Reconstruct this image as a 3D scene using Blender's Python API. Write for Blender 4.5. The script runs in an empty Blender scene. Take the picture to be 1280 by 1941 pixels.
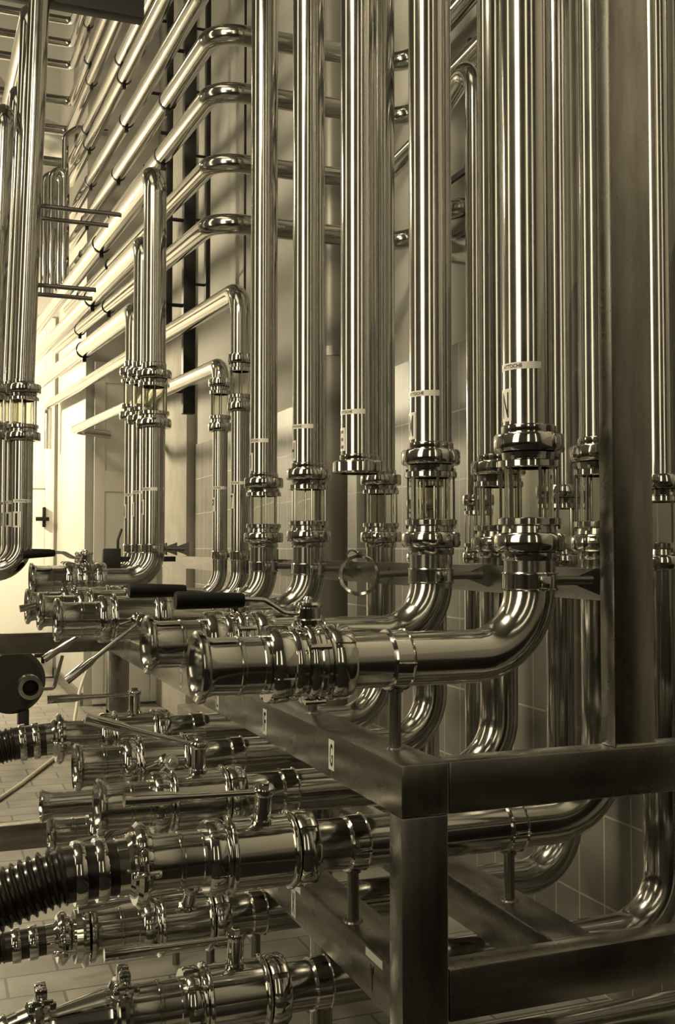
import bpy, bmesh, math, random
from mathutils import Vector, Matrix
random.seed(7)
SC = bpy.context.scene
COL = SC.collection
PI = math.pi
R = math.radians

# ------------------------------------------------------------------ camera
F = 2000.0; IW, IH = 1280, 1941
EYE = Vector((0, 0, 1.5)); YAW = R(21.06); PITCH = math.atan(69.5/F)
cd = bpy.data.cameras.new('camera'); cam = bpy.data.objects.new('camera', cd); COL.objects.link(cam)
cam.location = EYE; cam.rotation_euler = (PI/2+PITCH, 0, -YAW)
cd.sensor_fit = 'VERTICAL'; cd.sensor_height = 36; cd.sensor_width = 24; cd.lens = F*36/IH
cd.clip_start = .05; cd.clip_end = 60
SC.camera = cam

# ------------------------------------------------------------------ world, exposure
w = bpy.data.worlds.new('world'); SC.world = w; w.use_nodes = True
w.node_tree.nodes['Background'].inputs[0].default_value = (1, .86, .5, 1)
w.node_tree.nodes['Background'].inputs[1].default_value = .004
SC.view_settings.view_transform = 'Standard'; SC.view_settings.look = 'None'
SC.view_settings.gamma = 1; SC.view_settings.use_curve_mapping = False
SC.view_settings.exposure = 0.2
SC.cycles.max_bounces = 14; SC.cycles.transmission_bounces = 12; SC.cycles.glossy_bounces = 6; SC.cycles.diffuse_bounces = 3
SC.cycles.caustics_reflective = False; SC.cycles.caustics_refractive = False
SC.cycles.sample_clamp_indirect = 4; SC.cycles.use_denoising = True
TINT = (1.0, .86, .58)

# pendant lamps: (x, y, z, globe radius, strength)
LAMPS = [(-.6, 2.2, 4.5, .2, 165), (-1.3, 7.4, 4.4, .2, 70), (-1.2, 10.8, 6.4, .2, 20),
         (-.7, 11.2, 3.2, .15, 620)]  # low last lamp is unseen, added to brighten the far door
# unseen glowing panes added for the steel to reflect: wall plane, from, to, z0, z1, axis, strength
ADDED_PANES = [(-4.0, -.6, 1.3, 1.75, 7.5, 'X', 2.9), (-4.0, 4.6, 5.3, 1.75, 7.5, 'X', 2.4),
           (-4.5, -3.3, -2.3, 1.75, 7.5, 'Y', 1.8), (-4.5, .2, .5, 1.75, 7.5, 'Y', 3.0)]
ADDED_CEIL_PANE = (-3.3, -1.2, 1.0, 4.6, .8)  # unseen glowing ceiling panel, added for broad highlights on the elbows

# ------------------------------------------------------------------ picture -> place
def ray(px, py):
    r = Vector((math.cos(YAW), -math.sin(YAW), 0))
    f = Vector((math.sin(YAW)*math.cos(PITCH), math.cos(YAW)*math.cos(PITCH), math.sin(PITCH)))
    u = r.cross(f)
    return f*F + r*(px-IW/2) - u*(py-IH/2)
def onX(px, py, X):
    d = ray(px, py); return EYE + d*(X/d.x)
def onY(px, py, Y):
    d = ray(px, py); return EYE + d*(Y/d.y)

# ------------------------------------------------------------------ materials
def nmat(name):
    m = bpy.data.materials.new(name); m.use_nodes = True
    nt = m.node_tree; b = nt.nodes['Principled BSDF']; return m, nt, b
def setv(nt, sock, v): sock.default_value = v
def mk(nt, kind, **kw):
    n = nt.nodes.new(kind)
    for k, v in kw.items(): setattr(n, k, v)
    return n
def ramp(nt, src, stops):
    r = mk(nt, 'ShaderNodeValToRGB'); e = r.color_ramp.elements
    e[0].position, e[0].color = stops[0][0], (*([stops[0][1]]*3), 1)
    e[1].position, e[1].color = stops[-1][0], (*([stops[-1][1]]*3), 1)
    for p, v in stops[1:-1]:
        q = e.new(p); q.color = (v, v, v, 1)
    nt.links.new(src, r.inputs[0]); return r.outputs[0]
def steel(name, base, rough, ru=90, rv=3, bump=.25, rvar=.1, mott=0.0):
    """metal drawn along its length: fine lines run along the V axis of the UV map"""
    m, nt, b = nmat(name); L = nt.links
    uv = mk(nt, 'ShaderNodeUVMap'); mp = mk(nt, 'ShaderNodeMapping'); mp.inputs['Scale'].default_value = (ru, rv, 1)
    L.new(uv.outputs[0], mp.inputs[0])
    n1 = mk(nt, 'ShaderNodeTexNoise'); n1.inputs['Scale'].default_value = 1; n1.inputs['Detail'].default_value = 4; n1.inputs['Roughness'].default_value = .62
    L.new(mp.outputs[0], n1.inputs[0])
    tc = mk(nt, 'ShaderNodeTexCoord'); n2 = mk(nt, 'ShaderNodeTexNoise'); n2.inputs['Scale'].default_value = 9; n2.inputs['Detail'].default_value = 5
    L.new(tc.outputs['Object'], n2.inputs[0])
    ro = mk(nt, 'ShaderNodeMath', operation='MULTIPLY_ADD'); L.new(n2.outputs[0], ro.inputs[0])
    ro.inputs[1].default_value = rvar*2; ro.inputs[2].default_value = rough-rvar
    L.new(ro.outputs[0], b.inputs['Roughness'])
    lo = [c*(1-mott-.18) for c in base]; hi = [min(1, c*(1+mott)) for c in base]
    cr = mk(nt, 'ShaderNodeMixRGB'); L.new(ramp(nt, n1.outputs[0], [(.3, 0), (.7, 1)]), cr.inputs[0])
    cr.inputs[1].default_value = (*lo, 1); cr.inputs[2].default_value = (*hi, 1)
    L.new(cr.outputs[0], b.inputs['Base Color']); b.inputs['Metallic'].default_value = 1
    bp = mk(nt, 'ShaderNodeBump'); bp.inputs['Strength'].default_value = bump; bp.inputs['Distance'].default_value = .0012
    L.new(n1.outputs[0], bp.inputs['Height']); L.new(bp.outputs[0], b.inputs['Normal'])
    return m
def plain(name, col, rough=.6, metal=0, noise=0, scale=8, bump=0):
    m, nt, b = nmat(name); L = nt.links
    b.inputs['Roughness'].default_value = rough; b.inputs['Metallic'].default_value = metal
    tc = mk(nt, 'ShaderNodeTexCoord'); n = mk(nt, 'ShaderNodeTexNoise'); n.inputs['Scale'].default_value = scale; n.inputs['Detail'].default_value = 6
    L.new(tc.outputs['Object'], n.inputs[0])
    cr = mk(nt, 'ShaderNodeMixRGB'); L.new(n.outputs[0], cr.inputs[0])
    cr.inputs[1].default_value = (*[max(0, c*(1-noise)) for c in col], 1); cr.inputs[2].default_value = (*[min(1, c*(1+noise)) for c in col], 1)
    L.new(cr.outputs[0], b.inputs['Base Color'])
    if bump:
        bp = mk(nt, 'ShaderNodeBump'); bp.inputs['Strength'].default_value = bump; bp.inputs['Distance'].default_value = .003
        L.new(n.outputs[0], bp.inputs['Height']); L.new(bp.outputs[0], b.inputs['Normal'])
    return m
def emit(name, col, s):
    m, nt, b = nmat(name); b.inputs['Base Color'].default_value = (.8, .8, .8, 1)
    b.inputs['Emission Color'].default_value = (*col, 1); b.inputs['Emission Strength'].default_value = s
    return m
def brick(name, axes, bw, bh, ms, c1, c2, cm, rough, off=0, shift=(0, 0), bump=.4, nz=.25):
    m, nt, b = nmat(name); L = nt.links
    tc = mk(nt, 'ShaderNodeTexCoord'); sp = mk(nt, 'ShaderNodeSeparateXYZ'); cb = mk(nt, 'ShaderNodeCombineXYZ')
    L.new(tc.outputs['Object'], sp.inputs[0]); L.new(sp.outputs[axes[0]], cb.inputs[0]); L.new(sp.outputs[axes[1]], cb.inputs[1])
    mp = mk(nt, 'ShaderNodeMapping'); mp.inputs['Location'].default_value = (shift[0], shift[1], 0); L.new(cb.outputs[0], mp.inputs[0])
    t = mk(nt, 'ShaderNodeTexBrick', offset=off, squash=1); L.new(mp.outputs[0], t.inputs[0])
    t.inputs['Scale'].default_value = 1; t.inputs['Brick Width'].default_value = bw; t.inputs['Row Height'].default_value = bh
    t.inputs['Mortar Size'].default_value = ms; t.inputs['Mortar Smooth'].default_value = .1
    t.inputs['Color1'].default_value = (*c1, 1); t.inputs['Color2'].default_value = (*c2, 1); t.inputs['Mortar'].default_value = (*cm, 1)
    n = mk(nt, 'ShaderNodeTexNoise'); n.inputs['Scale'].default_value = 5; n.inputs['Detail'].default_value = 6; L.new(tc.outputs['Object'], n.inputs[0])
    mx = mk(nt, 'ShaderNodeMixRGB', blend_type='MULTIPLY'); mx.inputs[0].default_value = 1
    L.new(t.outputs[0], mx.inputs[1]); L.new(ramp(nt, n.outputs[0], [(.3, 1-nz), (.7, 1)]), mx.inputs[2])
    L.new(mx.outputs[0], b.inputs['Base Color'])
    b.inputs['Roughness'].default_value = rough
    bp = mk(nt, 'ShaderNodeBump', invert=True); bp.inputs['Strength'].default_value = bump; bp.inputs['Distance'].default_value = .002
    L.new(t.outputs['Fac'], bp.inputs['Height']); L.new(bp.outputs[0], b.inputs['Normal'])
    return m
STEEL = steel('drawn_steel', (.60, .59, .56), .14, 38, .6, .05, .06)
BRIGHT = steel('polished_steel', (.70, .69, .66), .10, 40, 4, .03, .05)
FRAME = steel('brushed_frame_steel', (.40, .385, .36), .27, 30, 3, .01, .09, .12)
DULL = steel('dull_steel', (.34, .33, .31), .30, 40, 2, .05, .1, .1)
BLACK = plain('black_rubber', (.006, .006, .005), .6); BLACK.node_tree.nodes['Principled BSDF'].inputs['Specular IOR Level'].default_value = .2
DARK = plain('dark_paint', (.014, .013, .011), .5)
HOSE = plain('dark_hose_rubber', (.02, .018, .015), .22, 0, .3, 20)
WHITE = plain('sticker_white', (.86, .84, .78), .5)
INK = plain('sticker_ink', (.01, .01, .01), .5)
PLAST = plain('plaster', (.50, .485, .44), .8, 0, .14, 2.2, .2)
PLAST_DARK = plain('darkened_plaster', (.07, .067, .058), .85, 0, .3, 2.2, .2)  # plaster darkened on unseen walls and ceiling to deepen shade in the steel
PLASTR = plain('rough_plaster', (.42, .40, .35), .85, 0, .3, 6, .5)
DOOR = plain('door_paint', (.78, .76, .70), .45, 0, .04, 3)
CREAM = plain('cream_plastic', (.7, .66, .55), .5)
DUCT = plain('duct_cladding', (.75, .73, .68), .35, .6, .05)
TILE = brick('glazed_wall_tile', (1, 2), .148, .3, .0035, (.27, .26, .23), (.32, .305, .27), (.66, .64, .56), .42, 0, (-4.066, 0), .4, .3)
FLOORM = brick('floor_brick', (0, 1), .36, .18, .005, (.30, .285, .25), (.37, .35, .30), (.09, .085, .075), .4, .5, (.1, .05), .6, .45)
m, nt, b = nmat('sight_glass'); GLASS = m
b.inputs['Base Color'].default_value = (.9, .9, .85, 1); b.inputs['Roughness'].default_value = .03
b.inputs['Transmission Weight'].default_value = 1; b.inputs['IOR'].default_value = 1.1
LAMP = emit('lamp_tube', TINT, 60)

# ------------------------------------------------------------------ mesh builder
class MB:
    def __init__(s): s.v = []; s.f = []; s.uv = []
    def add(s, vs, fs, uvs=None):
        o = len(s.v); s.v += [tuple(v) for v in vs]
        for i, f in enumerate(fs):
            s.f.append([o+k for k in f]); s.uv.append(uvs[i] if uvs else [(vs[k][0], vs[k][2]) for k in f])
    def grid(s, rings, closed=True, uvs=None, us=None, vs_=None):
        n = len(rings[0]); V = [p for r in rings for p in r]; fs = []; U = []
        for i in range(len(rings)-1):
            for j in range(n if closed else n-1):
                k = (j+1) % n
                fs.append((i*n+j, i*n+k, (i+1)*n+k, (i+1)*n+j))
                u0, u1 = us[j], us[j+1]
                U.append([(u0, vs_[i]), (u1, vs_[i]), (u1, vs_[i+1]), (u0, vs_[i+1])])
        s.add(V, fs, U)
    def lathe(s, prof, seg=32, mx=None, ang=None, rmul=None):
        """prof: (radius, height) along local Z"""
        if ang is None: ang = [2*PI*i/seg for i in range(seg)]
        rings = []; hv = [0]
        for i, (r, h) in enumerate(prof):
            ring = []
            for j, a in enumerate(ang):
                k = r if rmul is None else (r*rmul[j] if r > 0 and (len(prof[i]) < 3) else r)
                p = Vector((k*math.cos(a), k*math.sin(a), h))
                ring.append(mx @ p if mx else p)
            rings.append(ring)
            if i: hv.append(hv[-1]+math.hypot(prof[i][0]-prof[i-1][0], prof[i][1]-prof[i-1][1]))
        rm = max(p[0] for p in prof)
        s.grid(rings, True, us=[a*rm for a in ang]+[2*PI*rm], vs_=hv)
        return s
    def nut(s, ro, ri, h0, h1, mx=None, n=4, notch=.94, seg=8, ph=.3, wid=.16):
        """slotted union nut"""
        ang = []; mul = []
        for k in range(n):
            a0 = ph+2*PI*k/n; a1 = a0+2*PI/n-wid
            for i in range(seg+1): ang.append(a0+(a1-a0)*i/seg); mul.append(1)
            ang += [a1+.012, a0+2*PI/n-.012]; mul += [notch, notch]
        c = (h1-h0)*.14
        out = [(ro*.955, h0), (ro, h0+c), (ro, h1-c), (ro*.955, h1)]
        pr = [(ri, h0)] + out + [(ri, h1)]
        rings = []; hv = [0]
        for i, (r, h) in enumerate(pr):
            ring = []
            for a, q in zip(ang, mul):
                k = r*q if 0 < i < len(pr)-1 else r
                p = Vector((k*math.cos(a), k*math.sin(a), h)); ring.append(mx @ p if mx else p)
            rings.append(ring)
            if i: hv.append(hv[-1]+.01)
        s.grid(rings, True, us=[a*ro for a in ang]+[(ang[0]+2*PI)*ro], vs_=hv)
        return s
    def tube(s, pts, r, seg=24, cap=True, rs=None, wall=None):
        pts = [Vector(p) for p in pts]; n = len(pts)
        T = []
        for i in range(n):
            a = pts[max(0, i-1)]; b = pts[min(n-1, i+1)]; T.append((b-a).normalized())
        ref = Vector((0, 0, 1)) if abs(T[0].z) < .9 else Vector((0, 1, 0))
        N = (ref - T[0]*ref.dot(T[0])).normalized(); rings = []; hv = [0]
        for i in range(n):
            if i:
                N = (N - T[i]*N.dot(T[i])).normalized(); hv.append(hv[-1]+(pts[i]-pts[i-1]).length)
            B = T[i].cross(N); rr = rs[i] if rs else r
            rings.append([pts[i]+(N*math.cos(2*PI*j/seg)+B*math.sin(2*PI*j/seg))*rr for j in range(seg)])
        s.grid(rings, True, us=[2*PI*r*j/seg for j in range(seg+1)], vs_=hv)
        if cap:
            for ring in (rings[0][::-1], rings[-1]):
                s.add(ring, [tuple(range(seg))], [[(.01*k, 0) for k in range(seg)]])
        return s
    def box(s, x0, x1, y0, y1, z0, z1, bev=.0, mx=None):
        ax = max(range(3), key=lambda i: (x1-x0, y1-y0, z1-z0)[i])
        bm = bmesh.new(); bmesh.ops.create_cube(bm, size=1)
        for v in bm.verts: v.co = Vector(((x0+x1)/2+v.co.x*(x1-x0), (y0+y1)/2+v.co.y*(y1-y0), (z0+z1)/2+v.co.z*(z1-z0)))
        if bev: bmesh.ops.bevel(bm, geom=bm.edges[:], offset=bev, segments=2, profile=.5, affect='EDGES')
        bm.verts.index_update()
        o = [i for i in range(3) if i != ax]
        V = [v.co.copy() for v in bm.verts]; fs = [[v.index for v in f.verts] for f in bm.faces]
        U = []
        for f in bm.faces:
            nn = f.normal; d = o[0] if abs(nn[o[1]]) > abs(nn[o[0]]) else o[1]
            if abs(nn[ax]) > .8: U.append([(v.co[o[0]], v.co[o[1]]) for v in f.verts])
            else: U.append([(v.co[d], v.co[ax]) for v in f.verts])
        bm.free()
        if mx: V = [mx @ v for v in V]
        s.add(V, fs, U); return s
    def mesh(s, name, mat, sharp=35):
        me = bpy.data.meshes.new(name); me.from_pydata(s.v, [], s.f)
        ul = me.uv_layers.new(name='UVMap'); k = 0
        flat = [c for f in s.uv for p in f for c in p]; ul.data.foreach_set('uv', flat)
        bm = bmesh.new(); bm.from_mesh(me); bmesh.ops.remove_doubles(bm, verts=bm.verts[:], dist=1e-6)
        bmesh.ops.recalc_face_normals(bm, faces=bm.faces[:]); bm.to_mesh(me); bm.free()
        me.shade_smooth(); me.set_sharp_from_angle(angle=R(sharp))
        me.materials.append(mat); return me
    def build(s, name, mat, parent=None, sharp=35, loc=None):
        o = bpy.data.objects.new(name, s.mesh(name, mat, sharp)); COL.objects.link(o)
        if parent: o.parent = parent
        if loc: o.location = loc
        return o

AX = Matrix.Rotation(PI/2, 4, 'Y')           # local Z -> +X
def T(x, y, z): return Matrix.Translation((x, y, z))
def bend(pts, rad, n=10):
    """polyline with its corners rounded to radius rad"""
    P = [Vector(p) for p in pts]; out = [P[0]]
    for i in range(1, len(P)-1):
        a = (P[i-1]-P[i]); b = (P[i+1]-P[i]); la, lb = a.length, b.length; a.normalize(); b.normalize()
        th = a.angle(b)
        if th > PI-.02: out.append(P[i]); continue
        rr = rad[i-1] if isinstance(rad, (list, tuple)) else rad
        d = min(rr/math.tan(th/2), la*.98, lb*.98); rr = d*math.tan(th/2)
        c = P[i] + (a+b).normalized()*(rr/math.sin(th/2))
        p0 = P[i]+a*d; p1 = P[i]+b*d; u = p0-c; v = p1-c; ph = u.angle(v)
        for k in range(n+1):
            t = k/n; out.append(c+(u*math.sin((1-t)*ph)+v*math.sin(t*ph))/math.sin(ph))
    out.append(P[-1]); return out
def tag(o, label=None, cat=None, group=None, kind=None):
    if label: o['label'] = label
    if cat: o['category'] = cat
    if group: o['group'] = group
    if kind: o['kind'] = kind
    return o
def empty(name, loc, label, cat, group=None, rot=(0, 0, 0)):
    o = bpy.data.objects.new(name, None); COL.objects.link(o); o.empty_display_size = .05
    o.location = loc; o.rotation_euler = rot; return tag(o, label, cat, group)
def dup(root, loc=None, label=None, group=None, rot=None):
    bpy.context.view_layer.update()
    r = root.copy(); COL.objects.link(r)
    if loc is not None: r.location = loc
    if rot is not None: r.rotation_euler = rot
    if label: r['label'] = label
    if group: r['group'] = group
    for ch in list(root.children):
        c = ch.copy(); COL.objects.link(c); c.parent = r
        for g in list(ch.children):
            d = g.copy(); COL.objects.link(d); d.parent = c
    return r
def child(root, name):
    for c in root.children:
        if c.name.split('.')[0] == name: return c

# ------------------------------------------------------------------ lettering
_tc = {}
def glyphs(txt):
    if txt in _tc: return _tc[txt]
    cu = bpy.data.curves.new('lettering', 'FONT'); cu.body = txt; cu.size = 1; cu.resolution_u = 3; cu.offset = .015
    ob = bpy.data.objects.new('lettering', cu); COL.objects.link(ob)
    dg = bpy.context.evaluated_depsgraph_get(); me = bpy.data.meshes.new_from_object(ob.evaluated_get(dg))
    bm = bmesh.new(); bm.from_mesh(me)
    bmesh.ops.triangulate(bm, faces=bm.faces[:])
    bmesh.ops.subdivide_edges(bm, edges=[e for e in bm.edges if e.calc_length() > .15], cuts=2)
    bmesh.ops.triangulate(bm, faces=bm.faces[:])
    bm.verts.index_update()
    V = [(v.co.x, v.co.y) for v in bm.verts]; Fs = [[v.index for v in f.verts] for f in bm.faces]; bm.free()
    COL.objects.unlink(ob); bpy.data.objects.remove(ob); bpy.data.curves.remove(cu); bpy.data.meshes.remove(me)
    xs = [v[0] for v in V]; ys = [v[1] for v in V]; x0, x1, y0, y1 = min(xs), max(xs), min(ys), max(ys)
    V = [((x-x0)/(x1-x0)-.5, (y-y0)/(y1-y0)-.5) for x, y in V]
    _tc[txt] = (V, Fs); return _tc[txt]
def letters(parent, txt, w, h, fn, cx=0, cy=0, off=.0012):
    V, Fs = glyphs(txt); mb = MB(); P = [fn(cx+x*w, cy+y*h, off) for x, y in V]
    mb.add(P, Fs, [[(0, 0)]*len(f) for f in Fs]); return mb.build('lettering', INK, parent)
def card(parent, w, h, fn, cx=0, cy=0, name='sticker', off=.0007, n=10):
    mb = MB(); rings = []
    for i in range(n+1):
        x = cx-w/2+w*i/n
        rings.append([fn(x, cy-h/2, off), fn(x, cy+h/2, off), fn(x, cy+h/2, -.0005), fn(x, cy-h/2, -.0005)])
    mb.grid(rings, True, us=[0, .1, .2, .3, .4], vs_=[.01*i for i in range(n+1)])
    return mb.build(name, WHITE, parent)
def on_cyl(cx, cy, z, r, az):
    return lambda u, v, o: Vector((cx+(r+o)*math.cos(az+u/r), cy+(r+o)*math.sin(az+u/r), z+v))
def on_faceX(X, Y, z):
    return lambda u, v, o: Vector((X-o, Y-u, z+v))

# ================================================================== the setting
def struct(mb, name, mat, label, parent=None):
    o = mb.build(name, mat, parent); o['kind'] = 'structure'; o['label'] = label; return o
WX = 2.13; FARY = 12.7; PY = 10.3; CEIL = 8.0
struct(MB().box(-4.1, 3.3, -4.6, 12.9, -.1, 0), 'floor', FLOORM, 'worn brick-pattern tiled floor')
struct(MB().box(-4.1, 3.3, -4.6, 12.9, CEIL, CEIL+.1), 'ceiling', PLAST_DARK, 'high ceiling, darkened to dim its reflections')
struct(MB().box(WX, WX+.1, -4.5, PY, 0, 2.4), 'wall_right', TILE, 'tiled lower part of the wall behind the pipes')
struct(MB().box(WX+.012, WX+.1, -4.5, PY, 2.4, CEIL), 'wall_right_upper', PLAST, 'plastered wall above the tiles')
struct(MB().box(-4.1, 3.3, FARY, FARY+.1, 0, CEIL), 'wall_far', PLAST, 'brightly lit far wall')
struct(MB().box(-4.1, 3.3, -4.6, -4.5, 0, CEIL), 'wall_near', PLAST_DARK, 'plaster wall behind the viewer')
struct(MB().box(-4.1, -4.0, -4.5, 12.7, 0, CEIL), 'wall_left', PLAST_DARK, 'plaster wall on the left')
PXL = 1.37
struct(MB().box(PXL, WX+.1, PY, PY+.12, 0, CEIL).box(PXL, PXL+.1, PY+.12, FARY, 0, CEIL), 'wall_partition', PLAST, 'pale partition wall jutting out beside the far door')
# far door in two leaves
def panelled(x0, x1, y, z0, z1, rails, mat, name, label):
    r = bpy.data.objects.new(name, None); COL.objects.link(r); r.location = (0, 0, 0); tag(r, label, None, None, 'structure')
    mb = MB().box(x0, x1, y-.02, y+.0, z0, z1); mb.build('door_leaf', mat, r)
    f = MB(); st = .1
    f.box(x0, x0+st, y-.045, y-.02, z0, z1, .003); f.box(x1-st, x1, y-.045, y-.02, z0, z1, .003)
    for a, b_ in rails: f.box(x0+st, x1-st, y-.045, y-.02, a, b_, .003)
    f.build('door_frame', mat, r); return r
dl = panelled(.55, 1.33, FARY, .02, 4.2, [(.02, .18), (2.2, 2.45), (4.05, 4.2)], DOOR, 'door_1', 'brightly lit pale panelled door at the far end')
for zz in (.25, 1.82):
    q = MB().box(1.20, 1.235, FARY-.11, FARY-.045, zz-.07, zz+.16, .006); q.box(1.12, 1.27, FARY-.14, FARY-.1, zz, zz+.045, .006)
    q.build('door_latch', BLACK, dl)
dr = panelled(1.45, 2.1, PY, .02, 3.3, [(.02, .12), (2.05, 2.25), (3.1, 3.3)], DOOR, 'door_2', 'pale panelled door leaf behind the group of three pipes')
struct(MB().box(WX-.07, WX+.02, 9.0, PY, 0, CEIL, .004), 'trim_pilaster', PLASTR, 'stained pale pilaster on the side wall')
struct(MB().box(PXL-.03, PXL, PY+.01, FARY, 0, .12), 'baseboard_far', DULL, 'dark skirting along the partition')
mat_ = MB().box(-3.4, 1.5, -4.2, 1.6, .0, .012, .003).build('added_mat', plain('added_mat_black', (.01, .01, .009), .9)); tag(mat_, 'long black mat added on the aisle floor to darken reflections', 'mat')  # unseen mat added so the steel reflects a dark floor
struct(MB().box(-3.98, 3.2, -4.49, -4.46, .02, 1.45), 'added_band_1', plain('added_band_black', (.012, .012, .01), .7), 'dark band added low on the wall behind the viewer')  # unseen black band, added to keep low reflections dark
struct(MB().box(-3.99, -3.96, -4.4, 3.5, .02, 1.45), 'added_band_2', plain('added_band_black', (.012, .012, .01), .7), 'dark band added low on the left wall')  # same added band, darkening what the steel reflects from the left
cb_ = empty('added_cabinet', (1.8, -1.2, 0), 'dark low cabinet added behind the viewer to darken reflections', 'cabinet')  # unseen dark block added to darken what the frame posts reflect
MB().box(-.25, .32, -2.6, 2.2, .1, 1.25, .01).build('body', DARK, cb_)
for k in range(4): MB().box(-.275, -.252, -2.56+1.19*k, -1.41+1.19*k, .14, 1.21, .004).build('door', DARK, cb_)
# glowing panes added on the unseen left and rear walls to streak the steel
for i, (px, a, b_, z0, z1, ax, s) in enumerate(ADDED_PANES):
    r = bpy.data.objects.new('window_%d' % (i+1), None); COL.objects.link(r); tag(r, 'tall glowing pane added for its light and reflections', None, None, 'structure')
    pane = MB(); fr = MB()
    if ax == 'X':
        pane.box(px, px+.02, a, b_, z0, z1)
        for y in (a, b_): fr.box(px, px+.06, y-.03, y+.03, z0, z1)
        for z in (z0, z1): fr.box(px, px+.06, a, b_, z-.03, z+.03)
    else:
        pane.box(a, b_, px, px+.02, z0, z1)
        for y in (a, b_): fr.box(y-.03, y+.03, px, px+.06, z0, z1)
        for z in (z0, z1): fr.box(a, b_, px, px+.06, z-.03, z+.03)
    pane.build('pane', emit('added_pane_glow_%d' % i, TINT, s), r); fr.build('window_frame', DARK, r)
x0, x1, y0, y1, st_ = ADDED_CEIL_PANE
r = bpy.data.objects.new('window_%d' % (len(ADDED_PANES)+1), None); COL.objects.link(r); tag(r, 'glowing ceiling panel added over the aisle for highlights', None, None, 'structure')
MB().box(x0, x1, y0, y1, CEIL-.03, CEIL-.01).build('pane', emit('added_ceil_glow', TINT, st_), r)
MB().box(x0-.06, x0, y0, y1, CEIL-.06, CEIL).box(x1, x1+.06, y0, y1, CEIL-.06, CEIL).box(x0, x1, y0-.06, y0, CEIL-.06, CEIL).box(x0, x1, y1, y1+.06, CEIL-.06, CEIL).build('window_frame', DARK, r)
for i, (x, y, z, l, s) in enumerate(LAMPS):
    t = empty('pendant_lamp', (x, y, z), 'globe pendant lamp hanging %s' % ['nearest to the pipe manifold', 'over the middle of the aisle', 'high before the far door', 'low, added to brighten the far door'][i], 'lamp', 'pendant lamps over the aisle')
    MB().lathe([(.0, l+.1), (.04, l+.1), (.06, l+.03), (.07, l-.02), (0, l-.02)], 24).build('lamp_holder', DULL, t)
    MB().lathe([(l*math.sin(PI*k/14), -l*math.cos(PI*k/14)) for k in range(15)], 24).build('globe', emit('lamp_globe_%d' % i, TINT, s), t)
    MB().tube([(0, 0, l+.1), (0, 0, CEIL-z)], .006, 6).build('suspension', DULL, t)

# ================================================================== steel frame
BT, LT = 1.093, .70; Z1, Z2, Z3 = 1.274, .869, .50
fr = empty('steel_frame', (.88, 1.85, 0), 'heavy square-tube steel frame carrying the pipe rows, lettered along its rails', 'frame')
def fpart(name, *a, bev=.004, mat=FRAME):
    mb = MB().box(*a, bev); mb.v = [(x-.88, y-1.85, z) for x, y, z in mb.v]
    return mb.build(name, mat, fr)
fpart('top_rail', .83, .93, 1.82, 5.4, BT-.1, BT)
fpart('lower_rail', .831, .929, 1.88, 5.4, LT-.1, LT)
fpart('corner_post', .831, .929, 1.822, 1.882, .02, BT-.1)
fpart('end_rail', .93, WX-.005, 1.82, 1.88, BT-.1, BT)
fpart('end_rail', .93, WX-.005, 1.822, 1.882, LT-.1, LT)
fpart('inner_rail', 1.195, 1.295, 1.882, 5.4, LT-.1, LT)
fpart('rear_post', .831, .929, 5.3, 5.4, .02, BT-.1)
fpart('cross_rail', -1.6, .83, 5.302, 5.398, BT-.1, BT)
fpart('cross_rail', -1.6, .831, 5.302, 5.398, .06, .18)
fpart('tall_post', 1.31, 1.41, 1.822, 1.872, BT, CEIL)
fpart('foot_plate', .80, .96, 1.79, 1.92, 0, .02); fpart('foot_plate', .80, .96, 5.27, 5.43, 0, .02)
fpart('rear_post', -1.6, -1.5, 5.302, 5.398, .0, BT)
# weld beads
wb = MB().tube([(.43+.003, -.028, BT+.003-.0), (.53, -.028, BT+.003)], .004, 8); wb.build('weld_bead', BRIGHT, fr)
def frame_card(px, py, txt, face=True, strip=False, lz=None):
    p = onX(px, py, .829 if lz is None else .83)
    z = p.z if lz is None else lz
    X = .83 if z > .8 else .831
    fn0 = on_faceX(X, p.y, z); fn = lambda u, v, o: fn0(u, v, o)-Vector((.88, 1.85, 0))
    q = None
    if face: q = card(fr, .034, .066, fn, n=2, name='letter_plate'); q['label'] = 'white plate lettered %s' % txt
    letters(fr if q is None else q, txt, .018, .05, fn)
    if strip: card(fr, .085, .016, fn, 0.01, .043, 'label_strip', n=2)
frame_card(628, 1431, 'G'); frame_card(502, 1368, 'F'); frame_card(412, 1325, 'L'); frame_card(343, 1286, 'D')
frame_card(556, 1728, 'X', strip=True, lz=.642); frame_card(705, 1850, 'Y', face=False, strip=True, lz=.645)

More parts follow.
